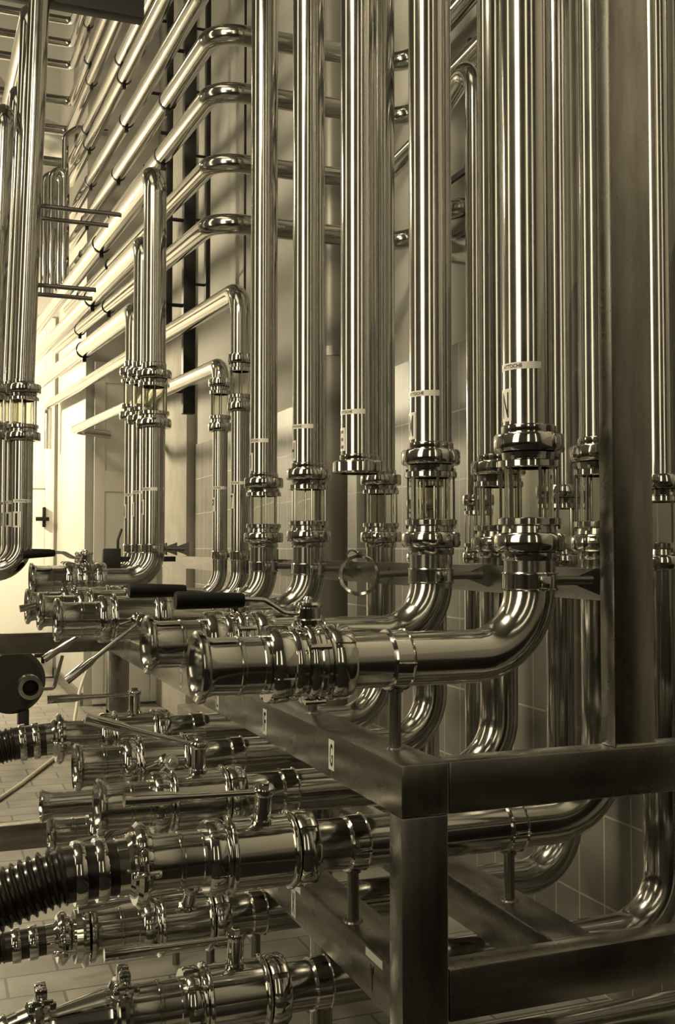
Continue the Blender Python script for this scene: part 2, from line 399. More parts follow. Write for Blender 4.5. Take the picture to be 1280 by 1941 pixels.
# ================================================================== sight glass (axis up, origin at centre)
def make_sight(name, label, s=1.0, ln=1.0):
    t = empty(name, (0, 0, 0), label, 'sight glass')
    k = s
    h = .126*ln
    MB().nut(.077*k, .052*k, h-.038, h).build('union_nut', BRIGHT, t)
    MB().nut(.077*k, .052*k, -h, -h+.038, ph=.5).build('union_nut', BRIGHT, t)
    MB().lathe([(.05*k, h-.038), (.06*k, h-.04), (.058*k, h-.056), (.05*k, h-.06)]).build('neck', STEEL, t)
    MB().lathe([(.05*k, -h+.06), (.058*k, -h+.056), (.06*k, -h+.04), (.05*k, -h+.038)]).build('neck', STEEL, t)
    for sg in (1, -1):
        a, b_ = sorted((sg*(h-.056), sg*(h-.072)))
        MB().lathe([(.049*k, a), (.066*k, a), (.068*k, a+.002), (.068*k, b_-.002), (.066*k, b_), (.049*k, b_)], 40).build('flange_ring', BRIGHT, t)
    hg = h-.07
    MB().lathe([(.052*k, -hg), (.052*k, hg), (.047*k, hg), (.047*k, -hg), (.052*k, -hg)], 40).build('glass_cylinder', GLASS, t)
    for i in range(6):
        a = 2*PI*(i+.35)/6; x, y = .061*k*math.cos(a), .061*k*math.sin(a)
        MB().tube([(x, y, -hg-.014), (x, y, hg+.014)], .0033*k, 8).build('tie_rod', BRIGHT, t)
        for sg in (1, -1):
            MB().lathe([(0, 0), (.0065*k, 0), (.0065*k, .008), (0, .008)], 6, T(x, y, sg*(h-.052)-.004)).build('bolt_head', BRIGHT, t)
    return t
SG = make_sight('sight_glass', 'x', 1.0); SGS = make_sight('sight_glass', 'x', .72, .96)
_first = {}
def place(proto, loc, label, group, rot=None):
    if id(proto) not in _first:
        _first[id(proto)] = 1; o = dup(proto, loc, label, group, rot)
        return o
    return dup(proto, loc, label, group, rot)

# ================================================================== pipes
def pipe(name, pts, r, rad, label, group, cat='pipe', mat=STEEL, seg=32, cap=True, origin=None):
    o = Vector(origin) if origin is not None else Vector(pts[0])
    mb = MB().tube([Vector(p)-o for p in bend(pts, rad)], r, seg, cap)
    ob = mb.build(name, mat); ob.location = o
    return tag(ob, label, cat, group)
def collar(parent, x, y, z0, z1, r):
    o = parent.location
    MB().lathe([(r*.95, z0), (r*1.05, z0), (r*1.07, z0+.002), (r*1.07, z1-.003), (r*1.0, z1), (r*.95, z1)], 36, T(x-o.x, y-o.y, -o.z)).build('collar', BRIGHT, parent)
def stickers(parent, x, y, r, zc, txt, az=PI, strip='ATTOCHE', zs=None, k=1.0):
    o = parent.location
    fn0 = on_cyl(x, y, zc, r, az); fn = lambda u, v, q: fn0(u, v, q)-o
    if txt:
        c = card(parent, .038*k, .07*k, fn, name='letter_plate'); letters(c, txt, (.011 if txt == '1' else .022)*k, .055*k, fn)
    fs0 = on_cyl(x, y, zs or zc+.062*k+.02, r, az); fs = lambda u, v, q: fs0(u, v, q)-o
    c = card(parent, .105*k, .015*k, fs, .033*k, 0, 'label_strip', n=16); letters(c, strip, .05*k, .008*k, fs, .02*k, 0)

# row 1: pipes that come down in front, turn left over the top rail
ROW1 = [  # key, px at y~930, Y, r, centre of sight glass, letter, top
 ('N', 1003, 1.98, .056, 1.620, 'N'), ('M', 817, 2.48, .056, 1.630, 'M'),
 ('H', 585, 3.45, .056, 1.650, 'H'), ('I', 500, 3.96, .053, 1.650, '1')]
lab1 = {'N': 'lettered N', 'M': 'lettered M', 'H': 'lettered H', 'I': 'left of the one lettered H'}
tops = {}
for key, px, Y, r, zc, txt in ROW1:
    X = onY(px, 930, Y).x
    h = .126
    up = pipe('upright_pipe', [(X, Y, zc+h+.001), (X, Y, CEIL)], r, .1, 'tall steel pipe of the front row, %s' % lab1[key], 'tall upright pipes in the front row')
    collar(up, X, Y, zc+h, zc+h+.02, r)
    stickers(up, X, Y, r, zc+h+.062 + (0 if key in 'NM' else .0), txt, az=PI)
    place(SG, (X, Y, zc), 'slotted sight glass under the pipe %s' % lab1[key], 'sight glasses of the front row')
    tops[key] = (X, Y, r, zc)
# E : cut-off pipe with a loose nut
Y = 2.97; X = onY(681, 850, Y).x
up = pipe('upright_pipe', [(X, Y, 1.74), (X, Y, CEIL)], .056, .1, 'tall steel pipe lettered E, ending open above an empty clamp ring', 'tall upright pipes in the front row')
collar(up, X, Y, 1.765, 1.785, .056); stickers(up, X, Y, .056, 1.83, 'E')
MB().nut(.081, .056, 0, .037).build('union_nut', BRIGHT, up, loc=(0, 0, -.012))
XE, YE = X, Y

# ---- butterfly valve, ball valve: origin on the pipe axis at the stem, pipe runs along X
def spool_profile(x0, x1, r=.0555, rf=.069):
    return [(r-.004, x1), (r, x1), (r*1.03, x1-.001), (r*1.03, x1-.012), (r, x1-.014), (r, x1-.05), (r*1.04, x1-.052), (r*1.04, x1-.058), (r, x1-.06), (r, x0+.03), (r*1.06, x0+.018), (rf, x0+.011),
            (rf+.001, x0+.006), (rf, x0), (rf-.005, x0-.003), (r+.001, x0), (r-.003, x0+.01), (r-.004, x0+.08), (r-.004, x1)]
def lever(parent, stem_h, L=.29, tube=True, r1=.0065, r2=.0135, gl=.09, rise=.0, mat=BRIGHT, part='handle'):
    mb = MB(); pts = [(-.012, 0, 0), (-.05, 0, 0), (-L+gl+.02, 0, rise*.7), (-L+gl, 0, rise*.75), (-L, 0, rise)]
    rs = [r1, r1, r1*1.35, r2, r2]
    mb.tube(pts, r1, 16, True, rs)
    return mb.build(part, mat, parent)
def make_ball(name):
    t = empty(name, (0, 0, 0), 'x', 'valve')
    MB().lathe(spool_profile(-.25, -.115), 40, AX).build('open_spool', STEEL, t)
    MB().nut(.076, .055, -.118, -.08, AX).build('union_nut', BRIGHT, t)
    MB().lathe([(.05, -.08), (.066, -.08), (.068, -.076), (.068, -.074), (.079, -.072), (.081, -.069), (.081, -.064), (.079, -.062), (.0735, -.060),
                (.0735, .055), (.079, .057), (.081, .06), (.081, .065), (.079, .068), (.066, .07), (.05, .07)], 48, AX).build('valve_body', BRIGHT, t)
    MB().nut(.078, .055, .073, .115, AX, ph=.9).build('union_nut', BRIGHT, t)
    st = MB().lathe([(0, .06), (.024, .06), (.024, .078), (.0185, .08), (.0185, .13), (.021, .132), (.0225, .136), (.0225, .144), (.020, .148), (0, .148)], 28).build('stem', BRIGHT, t)
    MB().lathe([(0, .147), (.011, .147), (.011, .156), (.0095, .157), (0, .157)], 6).build('cap_nut', BRIGHT, st)
    hd = lever(t, 0); hd.location = (0, 0, .135)
    return t
def make_butterfly(name):
    t = empty(name, (0, 0, 0), 'x', 'valve')
    MB().lathe(spool_profile(-.227, -.09), 48, AX).build('open_spool', STEEL, t)
    MB().nut(.076, .055, -.09, -.045, AX, notch=.93).build('union_nut', BRIGHT, t)
    MB().lathe([(.05, -.045), (.07, -.045), (.073, -.04), (.073, -.032), (.067, -.028), (.067, -.02), (.078, -.016), (.081, -.011), (.081, -.003), (.078, .0), (.078, .003),
                (.081, .006), (.081, .014), (.078, .018), (.066, .022), (.066, .03), (.072, .032), (.072, .036), (.05, .036)], 48, AX).build('valve_body', BRIGHT, t)
    MB().nut(.076, .055, .036, .08, AX, notch=.93, ph=1.1).build('union_nut', BRIGHT, t)
    for k in range(4):
        a = PI/4+k*PI/2+.3
        MB().lathe([(0, -.02), (.006, -.02), (.006, .022), (0, .022)], 8, AX @ T(.081*math.cos(a), .081*math.sin(a), 0)).build('clamp_bolt', BRIGHT, t)
    st = MB().lathe([(0, .07), (.028, .07), (.029, .085), (.0245, .088), (.0245, .09), (.0245, .108), (.028, .111), (.029, .115), (.026, .12), (0, .12)], 32).build('stem', BRIGHT, t)
    MB().lathe([(0, .119), (.009, .119), (.01, .126), (.006, .131), (0, .132)], 16).build('cap_nut', BRIGHT, st)
    rod = MB().tube(bend([(-.01, 0, 0), (-.05, 0, .004), (-.09, 0, .03), (-.14, 0, .033)], .03), .006, 12, True); h = rod.build('handle', BRIGHT, t)
    MB().tube([(-.133, 0, .031), (-.138, 0, .031), (-.262, 0, .033), (-.267, 0, .033)], .016, 20, True, [.013, .0145, .0175, .016]).build('grip', BLACK, h)
    h.location = (0, 0, .095)
    return t
BALL = make_ball('ball_valve'); BFLY = make_butterfly('butterfly_valve')
def set_stem(v, alpha, gamma, beta, hz=None):
    A = Matrix.Rotation(alpha, 4, 'X'); st = child(v, 'stem'); hd = child(v, 'handle')
    st.rotation_euler = A.to_euler()
    M_ = A @ T(0, 0, hd.location.z if hz is None else hz) @ Matrix.Rotation(gamma, 4, 'Z') @ Matrix.Rotation(beta, 4, 'Y')
    hd.location = M_.to_translation(); hd.rotation_euler = M_.to_euler()

def pipe_stand(x, y, zp, r, ztop, label, group, zb=None):
    """clamp band round a horizontal pipe on a stub standing on a rail"""
    t = empty('pipe_stand', (x, y, ztop), label, 'pipe clamp', group)
    MB().lathe([(r, -.022), (r+.005, -.022), (r+.007, -.018), (r+.004, -.016), (r+.004, .016), (r+.007, .018), (r+.005, .022), (r, .022), (r, -.022)], 40, T(0, 0, zp-ztop) @ AX).build('clamp_band', BRIGHT, t)
    MB().box(-.018, .018, -r-.016, -r-.003, zp-ztop-.006, zp-ztop+.0, .001).build('clamp_ear', BRIGHT, t)
    MB().lathe([(.0, 0), (.022, 0), (.02, .004), (.0125, .006), (.0125, zp-ztop-r-.012), (.017, zp-ztop-r-.01), (.017, zp-ztop-r-.002), (0, zp-ztop-r-.002)], 20).build('support_stub', DULL, t)
    return t

# ---- row 1 lower elbows and valves
EL = .14
vx = {'N': .70, 'M': .70, 'H': .62, 'I': .615}
for key in 'NMHI':
    X, Y, r, zc = tops[key]; h = .126
    v0 = vx[key]
    e = pipe('elbow_pipe', [(X, Y, zc-h+.002), (X, Y, Z1), (v0+.075, Y, Z1)], r, EL, 'bent pipe over the top rail, below the upright pipe %s' % lab1[key], 'pipe bends over the top rail')
    collar(e, X, Y, zc-h-.02, zc-h+.0, r)
    if key in 'NM':
        v = dup(BFLY, (v0, Y, Z1), {'N': 'butterfly valve with open flanged mouth, nearest and lowest of the two with black grips', 'M': 'butterfly valve with black grip just behind the nearest one'}[key], 'butterfly valves with black grips')
    else:
        v = dup(BALL, (v0, Y, Z1), {'H': 'valve with handle slanting down to the left, above the dark cross rail', 'I': 'valve second behind the slanting-handle one, its handle end low at left'}[key], 'open ended valves above the cross rail')
        set_stem(v, R(90) if key == 'H' else R(90), R(38 if key == 'H' else 34), R(0), .12)
    pipe_stand(.888, Y, Z1, r, BT, 'clamp and stub on the top rail, pipe %s' % lab1[key], 'pipe stands on the top rail')

# small pipes with raised sight glasses
SM = []
for n, (px, Y, r, zc, ztop, lb) in enumerate([(456, 4.30, .039, 2.20, 2.60, 'right one of the thin pair'), (418, 4.68, .034, 2.156, 2.34, 'left one of the thin pair')]):
    X = 1.21; X = onY(px, 760, Y).x; SM.append((X, Y, r, zc, ztop))
    place(SGS, (X, Y, zc), 'small raised sight glass, %s' % lb, 'small raised sight glasses')
    e = pipe('elbow_pipe', [(X, Y, zc-.12), (X, Y, Z1), ((.67, .85)[n], Y, Z1)], r, .13, 'slim upright pipe bending left at its foot, %s' % lb, 'slim pipes with raised glasses')
    stickers(e, X, Y, r, 1.70, '7P'[n], az=PI+.15, k=.9)
    stickers  # plates face the aisle
    v = dup(BALL, ((.60, .78)[n], Y, Z1), 'row end valve %s behind the slanting-handle one' % ['third', 'fourth'][n], 'open ended valves above the cross rail'); set_stem(v, R(70+10*n), R(10+15*n), 0)

# rail with brackets behind the front row
rl = MB().box(1.385, 1.391, 1.9, 7.2, 1.385, 1.455).box(1.391, 1.43, 1.9, 7.2, 1.449, 1.455)
tag(rl.build('angle_rail', DULL), 'long steel angle rail running behind the front row of upright pipes', 'rail')
def wall_bracket(x, y, z, r, label, xr=1.385):
    t = empty('pipe_bracket', (x, y, z), label, 'pipe clamp', 'brackets on the angle rail')
    MB().lathe([(r, -.02), (r+.004, -.02), (r+.006, -.017), (r+.0035, -.015), (r+.0035, .015), (r+.006, .017), (r+.004, .02), (r, .02), (r, -.02)], 40).build('clamp_band', BRIGHT, t)
    MB().tube([(r, 0, 0), (xr-x-.02, 0, 0)], .0105, 14).build('standoff_rod', DULL, t)
    mb = MB(); w_ = .028
    mb.add([(xr-x-.06, 0, -.01), (xr-x, 0, -.032), (xr-x, 0, .03), (xr-x-.06, 0, .008), (xr-x-.06, .004, -.01), (xr-x, .004, -.032), (xr-x, .004, .03), (xr-x-.06, .004, .008)],
           [(0, 1, 2, 3), (7, 6, 5, 4), (0, 4, 5, 1), (1, 5, 6, 2), (2, 6, 7, 3), (3, 7, 4, 0)]); mb.build('gusset', DULL, t)
    MB().box(-.012, .012, -r-.016, -r-.002, -.012, .012, .001).build('clamp_ear', BRIGHT, t)
    return t
for key in 'NMHI':
    X, Y, r, zc = tops[key]; wall_bracket(X, Y, 1.43, r, 'clamp band with rod to the angle rail, pipe %s' % lab1[key])
for n, (X, Y, r, zc, zt) in enumerate(SM): wall_bracket(X, Y, 1.47-.03*0, r, 'clamp band round the %s pipe of the thin pair' % ['right', 'left'][n])
# empty ring of E
t = empty('empty_clamp', (XE, YE, 1.42), 'empty round clamp ring hanging open below the cut-off pipe lettered E', 'pipe clamp')
MY = Matrix.Rotation(R(-22), 4, 'Z') @ Matrix.Rotation(PI/2, 4, 'X')
MB().lathe([(.052, -.018), (.060, -.02), (.063, -.016), (.059, -.013), (.059, .013), (.063, .016), (.060, .02), (.052, .018), (.052, -.018)], 44, MY).build('clamp_ring', BRIGHT, t)
MB().tube([(.057, 0, 0), (.16, 0, .005)], .0105, 14).build('standoff_rod', DULL, t)
MB().lathe([(0, 0), (.009, 0), (.009, .014), (0, .014)], 6, T(0, 0, .058)).tube(bend([(0, 0, .064), (-.03, -.01, .078), (-.05, -.02, .062)], .02), .003, 8).build('ring_screw', BRIGHT, t)

# ================================================================== row 2 (over the lower rail)
pos2 = [('nearest', 2.13, 1142), ('second', 2.63, 944), ('third', 3.13, 815), ('fourth', 3.63, 722)]
V2X = .645
for n, (od, Y, px) in enumerate(pos2):
    X = onY(px, 930, Y).x; zc = 1.62 if n < 2 else 1.65
    nm = '%s of four from the post' % od
    e = pipe('elbow_pipe', [(X, Y, zc-.125), (X, Y, Z2), (V2X+.11, Y, Z2)], .054, .16, 'middle tier pipe bending up below the top rail, %s' % nm, 'pipe bends of the middle tier')
    collar(e, X, Y, zc-.146, zc-.126, .054)
    place(SG, (X, Y, zc), 'sight glass standing behind the front row, %s' % nm, 'sight glasses behind the front row')
    up = pipe('upright_pipe', [(X, Y, zc+.127), (X, Y, CEIL)], .054, .1, 'tall pipe standing behind the front row, %s' % nm, 'tall pipes behind the front row')
    collar(up, X, Y, zc+.126, zc+.146, .054)
    v = dup(BALL, (V2X+(.0, -.01, .0, .01)[n], Y, Z2), ['big valve joined to the thick ribbed hose, lever pointing left', 'open mouthed valve with lever rising to upper left, under the letter F plate', 'open mouthed valve with lever slanting down behind the lower flange', 'valve feeding the upper left hose, dark lever pointing left'][n], 'ball valves of the middle tier')
    set_stem(v, *[(R(14), R(3), R(3)), (R(4), R(-6), R(16)), (R(80), R(44), 0), (R(0), R(0), R(-1))][n])
    pipe_stand(.856 if n == 0 else .87, Y, Z2, .054, LT, 'clamp and stub on the lower rail, %s middle tier pipe' % od, 'pipe stands on the lower rail')
    if n < 2: pipe_stand(1.24, Y, Z2, .054, LT, 'clamp and stub on the inner rail, %s middle tier pipe' % od, 'pipe stands on the inner rail')

# ================================================================== row 3 (under the lower rail)
pos3 = [('foremost', 1.965, None), ('nearest', 2.32, 1252), ('second', 2.82, 1066), ('third', 3.32, 906), ('fourth', 3.82, 806)]
for n, (od, Y, px) in enumerate(pos3):
    X = onY(px, 930, Y).x if px else 1.95; zc = 1.57; r = .054 if n < 3 else (.034 if n == 3 else .054)
    nm = '%s of the bottom tier' % od
    x0 = V2X+.11
    if n == 0:
        pipe('elbow_pipe', [(X, Y, CEIL), (X, Y, .46), (.5, Y, .46)], .05, .16, 'dark pipe lying below the end rail, foremost of the bottom tier', 'pipe bends of the bottom tier'); continue
    e = pipe('elbow_pipe', [(X, Y, zc-.125), (X, Y, Z3), (x0, Y, Z3)], .054 if n != 3 else .05, .16, 'low pipe bending up at the tiled wall, %s' % nm, 'pipe bends of the bottom tier')
    if n != 3: place(SG, (X, Y, zc), 'dark sight glass close to the tiled wall, %s' % nm, 'sight glasses by the tiled wall')
    else: place(SGS, (X, Y, zc), 'slim sight glass close to the tiled wall between the pipes M and N', 'sight glasses by the tiled wall')
    v = dup(BALL, (V2X-.0, Y, Z3), ['', 'large valve at the bottom of the view with lever pointing left', 'valve on the lower tier beside the small ribbed hose', 'half hidden valve behind the thick ribbed hose', 'deeply shaded valve under the middle tier'][n], 'ball valves of the bottom tier')
    set_stem(v, *[None, (R(6), R(0), R(0)), (R(35), R(2), R(-2)), (R(0), R(30), 0), (R(90), R(30), 0)][n])
    # hanger stub from the lower rail down to the clamp
    t = empty('pipe_hanger', (.845, Y, Z3), 'clamp band and leg carrying the %s bottom tier pipe' % od, 'pipe clamp', 'pipe hangers of the bottom tier')
    MB().lathe([(.054, -.022), (.059, -.022), (.061, -.018), (.058, -.016), (.058, .016), (.061, .018), (.059, .022), (.054, .022), (.054, -.022)], 40, AX).build('clamp_band', BRIGHT, t)
    MB().tube([(0, 0, -.055), (0, 0, -Z3)], .0135, 16).build('support_leg', DULL, t)
    if n == 3:
        pass
    else:
        up = pipe('upright_pipe', [(X, Y, zc+.127), (X, Y, CEIL)] if n < 4 else [(X, Y, zc+.127), (X, Y, 2.72), (WX-.002, Y, 2.72)], .054, .1, 'tall pipe by the tiled wall, %s' % nm, 'tall pipes by the wall')
# thin open pipe
t = empty('drain_pipe', (.285, 2.95, .81), 'short thin drain pipe with flared mouth, left of the second open flange', 'pipe')
MB().lathe([(.03, .7), (.033, .7), (.033, .03), (.038, .012), (.044, 0), (.04, -.003), (.032, .01), (.03, .03), (.03, .7)], 36, AX).build('flared_tube', STEEL, t)
MB().tube(bend([(.69, 0, 0), (.8, 0, 0), (.8, 0, -.81)], .06), .033, 24).build('down_leg', STEEL, t)

# ================================================================== hoses
def hose(name, path, r, pitch, amp, label, group, mat=HOSE, cuff=.1):
    P = bend(path, .25, 14)
    # resample
    L = [0]
    for a, b_ in zip(P, P[1:]): L.append(L[-1]+(b_-a).length)
    def at(s):
        for i in range(len(P)-1):
            if s <= L[i+1]: return P[i].lerp(P[i+1], (s-L[i])/max(1e-9, L[i+1]-L[i]))
        return P[-1]
    o = P[0]; t = empty(name, o, label, 'hose', group)
    n = int(L[-1]/pitch*6); pts = []; rs = []
    for i in range(n+1):
        s = L[-1]*i/n; pts.append(at(s)-o); ph = (s/pitch) % 1
        rs.append(r+(amp*math.sin(PI*min(1, ph/.62))**.7 if ph < .62 else 0) if s > cuff else r+amp*.5)
    MB().tube(pts, r, 28, True, rs).build('ribbed_tube', mat, t)
    d = (P[1]-P[0]).normalized(); q = d.to_track_quat('Z', 'Y').to_matrix().to_4x4()
    for a in (.02, .062):
        MB().lathe([(r*.9, a), (r+amp+.003, a), (r+amp+.004, a+.002), (r+amp+.004, a+.02), (r+amp+.003, a+.022), (r*.9, a+.022)], 36, q).build('hose_band', BRIGHT, t)
    MB().lathe([(r*.7, -.035), (r+amp+.006, -.035), (r+amp+.006, -.028), (r+amp-.002, -.02), (r+amp-.002, .0), (r*.7, 0)], 36, q).build('end_ferrule', BRIGHT, t)
    return t
def wing_clamp(x, y, z, r, label, group, tilt=0):
    t = empty('wing_clamp', (x, y, z), label, 'pipe clamp', group)
    MB().lathe([(r-.012, -.012), (r+.004, -.012), (r+.012, -.004), (r+.012, .004), (r+.004, .012), (r-.012, .012), (r-.012, -.012)], 44, AX).build('clamp_ring', BRIGHT, t)
    a = R(-125)
    MX_ = Matrix.Rotation(tilt, 4, 'X')
    b_ = MB()
    for sg in (-1, 1):
        b_.box(-.012, .012, -.014+.014*sg-.002, -.014+.014*sg+.02, r+.004, r+.034, .003, MX_)
    b_.build('clamp_jaw', BRIGHT, t)
    MB().tube([MX_ @ Vector(p) for p in bend([(0, .02, r+.02), (0, -.06, r+.012)], .02)], .0035, 8).build('screw', BRIGHT, t)
    MB().box(-.022, .022, -.052, -.044, r+.006, r+.02, .003, MX_).box(-.028, -.014, -.054, -.042, r-.004, r+.014, .003, MX_).box(.014, .028, -.054, -.042, r-.004, r+.014, .003, MX_).build('wing_nut', BRIGHT, t)
    return t
fx = V2X-.25
wing_clamp(fx, 2.13, Z2, .072, 'wing-nut clamp joining the thick ribbed hose to the big valve', 'wing-nut hose clamps', R(55))
hose('ribbed_hose', [(fx-.045, 2.13, Z2), (fx-.16, 2.13, Z2-.005), (-.1, 2.15, Z2-.12), (-.5, 2.35, .25), (-.9, 2.65, .07), (-1.6, 2.9, .07)], .049, .0165, .009, 'thick dark ribbed hose leaving the frame at the left edge', 'ribbed hoses on the valves')
wing_clamp(fx+.01, 3.63, Z2, .072, 'wing-nut clamp on the upper left hose', 'wing-nut hose clamps', R(60))
hose('ribbed_hose', [(fx-.035, 3.63, Z2), (fx-.16, 3.63, Z2-.01), (-.3, 3.65, Z2-.2), (-.9, 3.8, .07), (-1.5, 4.0, .07)], .049, .016, .007, 'dark ribbed hose on the valve above the brick floor, upper left', 'ribbed hoses on the valves')
# bottom tier hose with cone
def cone_adapter(x1, x0, y, z, ra, rb, label):
    t = empty('cone_reducer', (x1, y, z), label, 'pipe fitting', 'conical reducers')
    L = x1-x0
    MB().lathe([(ra-.01, 0), (ra+.012, 0), (ra+.013, -.008), (ra+.001, -.014), (ra, -.03), (rb, -L+.03), (rb, -L+.012), (rb+.012, -L+.006), (rb+.012, -L), (rb-.01, -L)], 44, AX).build('cone_shell', BRIGHT, t)
    return t
wing_clamp(fx, 2.32, Z3, .072, 'wing-nut clamp behind the bright cone at the bottom edge', 'wing-nut hose clamps', R(10))
cone_adapter(fx-.012, fx-.165, 2.32, Z3, .056, .034, 'bright conical reducer at the bottom edge of the view')
wing_clamp(fx-.17, 2.32, Z3, .052, 'wing-nut clamp at the narrow end of the bright cone', 'wing-nut hose clamps', R(0))
hose('ribbed_hose', [(fx-.21, 2.32, Z3), (fx-.4, 2.30, Z3-.05), (-.35, 2.05, .08), (-1.1, 1.8, .06)], .034, .013, .006, 'slim ribbed hose beyond the bright cone, bottom left corner', 'ribbed hoses on the valves')
wing_clamp(fx-.07, 2.82, Z3, .055, 'wing-nut clamp on the small ribbed hose over the floor', 'wing-nut hose clamps', R(60))
cone_adapter(fx-.008, fx-.058, 2.82, Z3, .066, .042, 'wide flared reducer between the small hose and the lower valve')
hose('ribbed_hose', [(fx-.11, 2.82, Z3), (fx-.3, 2.82, Z3-.01), (-.5, 2.9, .2), (-.8, 3.0, .07), (-1.4, 3.2, .06)], .034, .011, .005, 'small finely ribbed hose over the floor at left', 'ribbed hoses on the valves')

# ================================================================== jogged pipes on the rack
YJ = 4.36; XF, XN = 1.115, 2.03
SL = .0887
def depth_pipe(pts, r, rad, label, group='sloping pipes running to the far end'):
    return pipe('rack_pipe', pts, r, rad, label, group)
zj = [3.73, 3.475, 3.165, 2.90]; yend = [9.7, 10.0, 9.6, 10.6]
names4 = ['topmost', 'second', 'third', 'lowest']
for i, z in enumerate(zj):
    far = (XF, yend[i], z+SL*(yend[i]-YJ))
    end = [(XF-.25, yend[i], far[2]), ] if i < 2 else []
    if i < 2: near = [(XN, 2.0, z+.14)]
    elif i == 2: near = [(XN-.07, 3.42, z+.05), (onY(906, 930, 3.32).x, 3.32, z+.07), (onY(906, 930, 3.32).x, 3.32, 1.57+.12)]
    else: near = [(XN, 3.95, z+.05), (WX-.002, 3.95, z+.05)]
    pts = [far, (XF, YJ, z)] + ([(XN, YJ, z)] if i != 2 else [(XN-.07, YJ, z)]) + near
    if i == 2: pts = [far, (XF, YJ, z), (XN-.15, YJ, z), (XN-.15, 3.9, z+.03), (onY(906, 930, 3.32).x, 3.32, z+.12), (onY(906, 930, 3.32).x, 3.32, 1.57+.12)]
    rr = .043 if i != 2 else .040
    depth_pipe(pts, rr, [.13]*(len(pts)-2), 'pipe bending round behind the uprights, %s of the four bends' % names4[i], 'jogged rack pipes')
# pipes joining the raised small glasses
X, Y, r, zc, zt = SM[0]
depth_pipe([(X, 12.3, zt+.066*8-.5), (X, 12.3, zt+.066*8), (X, Y, zt), (X, Y, zc+.12)], r+.004, [.1, .13], 'sloping pipe whose near bend drops to the right small sight glass')
X, Y, r, zc, zt = SM[1]
depth_pipe([(X+.35, 10.1, zt+.05*5.4-.03), (X, 10.1, zt+.05*5.4), (X, Y, zt), (X, Y, zc+.12)], r+.003, [.12, .12], 'lowest sloping pipe, its near bend drops to the left small sight glass')
# upper bundle
UP = [(375, 0, 4.5), (311, 0, 5.0), (285, 0, 5.3), (232, 18, 5.9), (210, 15, 6.4), (180, 12, 6.9), (165, 8, 7.4), (150, 8, 7.9)]
ynd = [9.7, 9.6, 9.5, 9.6, 9.4, 9.4, 9.4, 9.4]
ordn = ['first', 'second', 'third', 'fourth', 'fifth', 'sixth', 'seventh', 'leftmost']
for i, (px, py, ys) in enumerate(UP):
    p = onX(px, py, XF); z0 = p.z-SL*(p.y-ys); ye = ynd[i]; ze = z0+SL*(ye-ys)
    pts = [(XF, ys, CEIL), (XF, ys, z0), (XF, ye, ze)]
    if i >= 3: pts += [(.35, ye, ze)]
    else: pts += [(XF-.16-.1*i, ye, ze), (XF-.16-.1*i, ye, ze-.7)]
    depth_pipe(pts, .043 if i < 5 else .036, [.12]+[.07]*(len(pts)-3), 'steep pipe of the top left bundle, %s left of the topmost bend' % ordn[i], 'pipes of the top left bundle')

# band clamps on sloping pipes
def band(x, y, z, r, label):
    d = Vector((0, 1, SL)).to_track_quat('Z', 'Y').to_matrix().to_4x4()
    mb = MB().lathe([(r-.001, -.012), (r+.004, -.012), (r+.006, 0), (r+.004, .012), (r-.001, .012)], 28, d)
    mb.box(-.012, .012, -.012, .012, -r-.03, -r)
    o = mb.build('band_clamp', DARK); o.location = (x, y, z); tag(o, label, 'pipe clamp', 'dark bands on the sloping pipes')
bl = 'dark band on a sloping pipe, '
for i, z in enumerate(zj):
    for j, yy in enumerate((5.35, 6.9, 8.4)):
        band(XF, yy+.12*i, z+SL*(yy+.12*i-YJ), .043, bl+'%s from the near bend of the %s one' % (['first', 'second', 'third'][j], names4[i]))
for i, (px, py, ys) in enumerate(UP):
    p = onX(px, py, XF)
    for j, yy in enumerate((6.6, 8.2)):
        if yy > ys+.3: band(XF, yy+.1*(i % 3), p.z+SL*(yy+.1*(i % 3)-p.y), .043 if i < 5 else .036, bl+'%s one on the %s bundle pipe' % (['nearer', 'farther'][j], ordn[i]))

# ================================================================== group of three pipes
TR = [(292, 4.60, 3.16), (273, 4.87, 2.92), (257, 5.12, 2.66)]
tn = ['right and tallest', 'middle', 'left and shortest']
for i, (px, Y, zt) in enumerate(TR):
    X = onY(px, 760, Y).x; zc = 2.115+.03*i; r = .05; zc = 1.5+(1040-777+4*i)*Y/.93/2000+.005
    place(SG, (X, Y, zc), 'raised sight glass of the trio of uprights, %s' % tn[i], 'sight glasses of the trio')
    up = pipe('rack_pipe', [(X, 12.2, zt+.075*(12.2-Y)), (X, Y, zt), (X, Y, zc+.126)], r, .1, 'upright of the trio with its bend running to the far end, %s' % tn[i], 'bent pipes of the trio')
    collar(up, X, Y, zc+.126, zc+.16, r)
    e = pipe('elbow_pipe', [(X, Y, zc-.125), (X, Y, 1.365), (.70, Y, 1.365)], r, .12, 'lower pipe of the trio bending left at its foot, %s' % tn[i], 'lower pipes of the trio')
    stickers(e, X, Y, r, 1.68, ['1', '1', '1'][i], az=PI+.1, k=.95)
    wall_bracket(X, Y, 1.50, r, 'clamp band round the foot of the trio, %s' % tn[i], xr=X+.16)
    v = dup(BFLY, ((.62, .64, .66)[i], Y, 1.365), 'valve at the foot of the trio of uprights, %s' % tn[i], 'valves of the trio'); set_stem(v, R(8*i), R(8-9*i), R(-4))
    MB_ = band(X, 6.2+.4*i, zt+.075*(6.2+.4*i-Y), r, bl+'near the bend of the trio pipe, %s' % tn[i])
b_ = MB().box(-.04, .04, -.03, .03, -.05, .05, .004).build('housing', DARK); p = onY(211, 1060, 4.95)
jb = empty('junction_box', p, 'small dark junction box left of the foot of the trio', 'electrical box'); b_.parent = jb
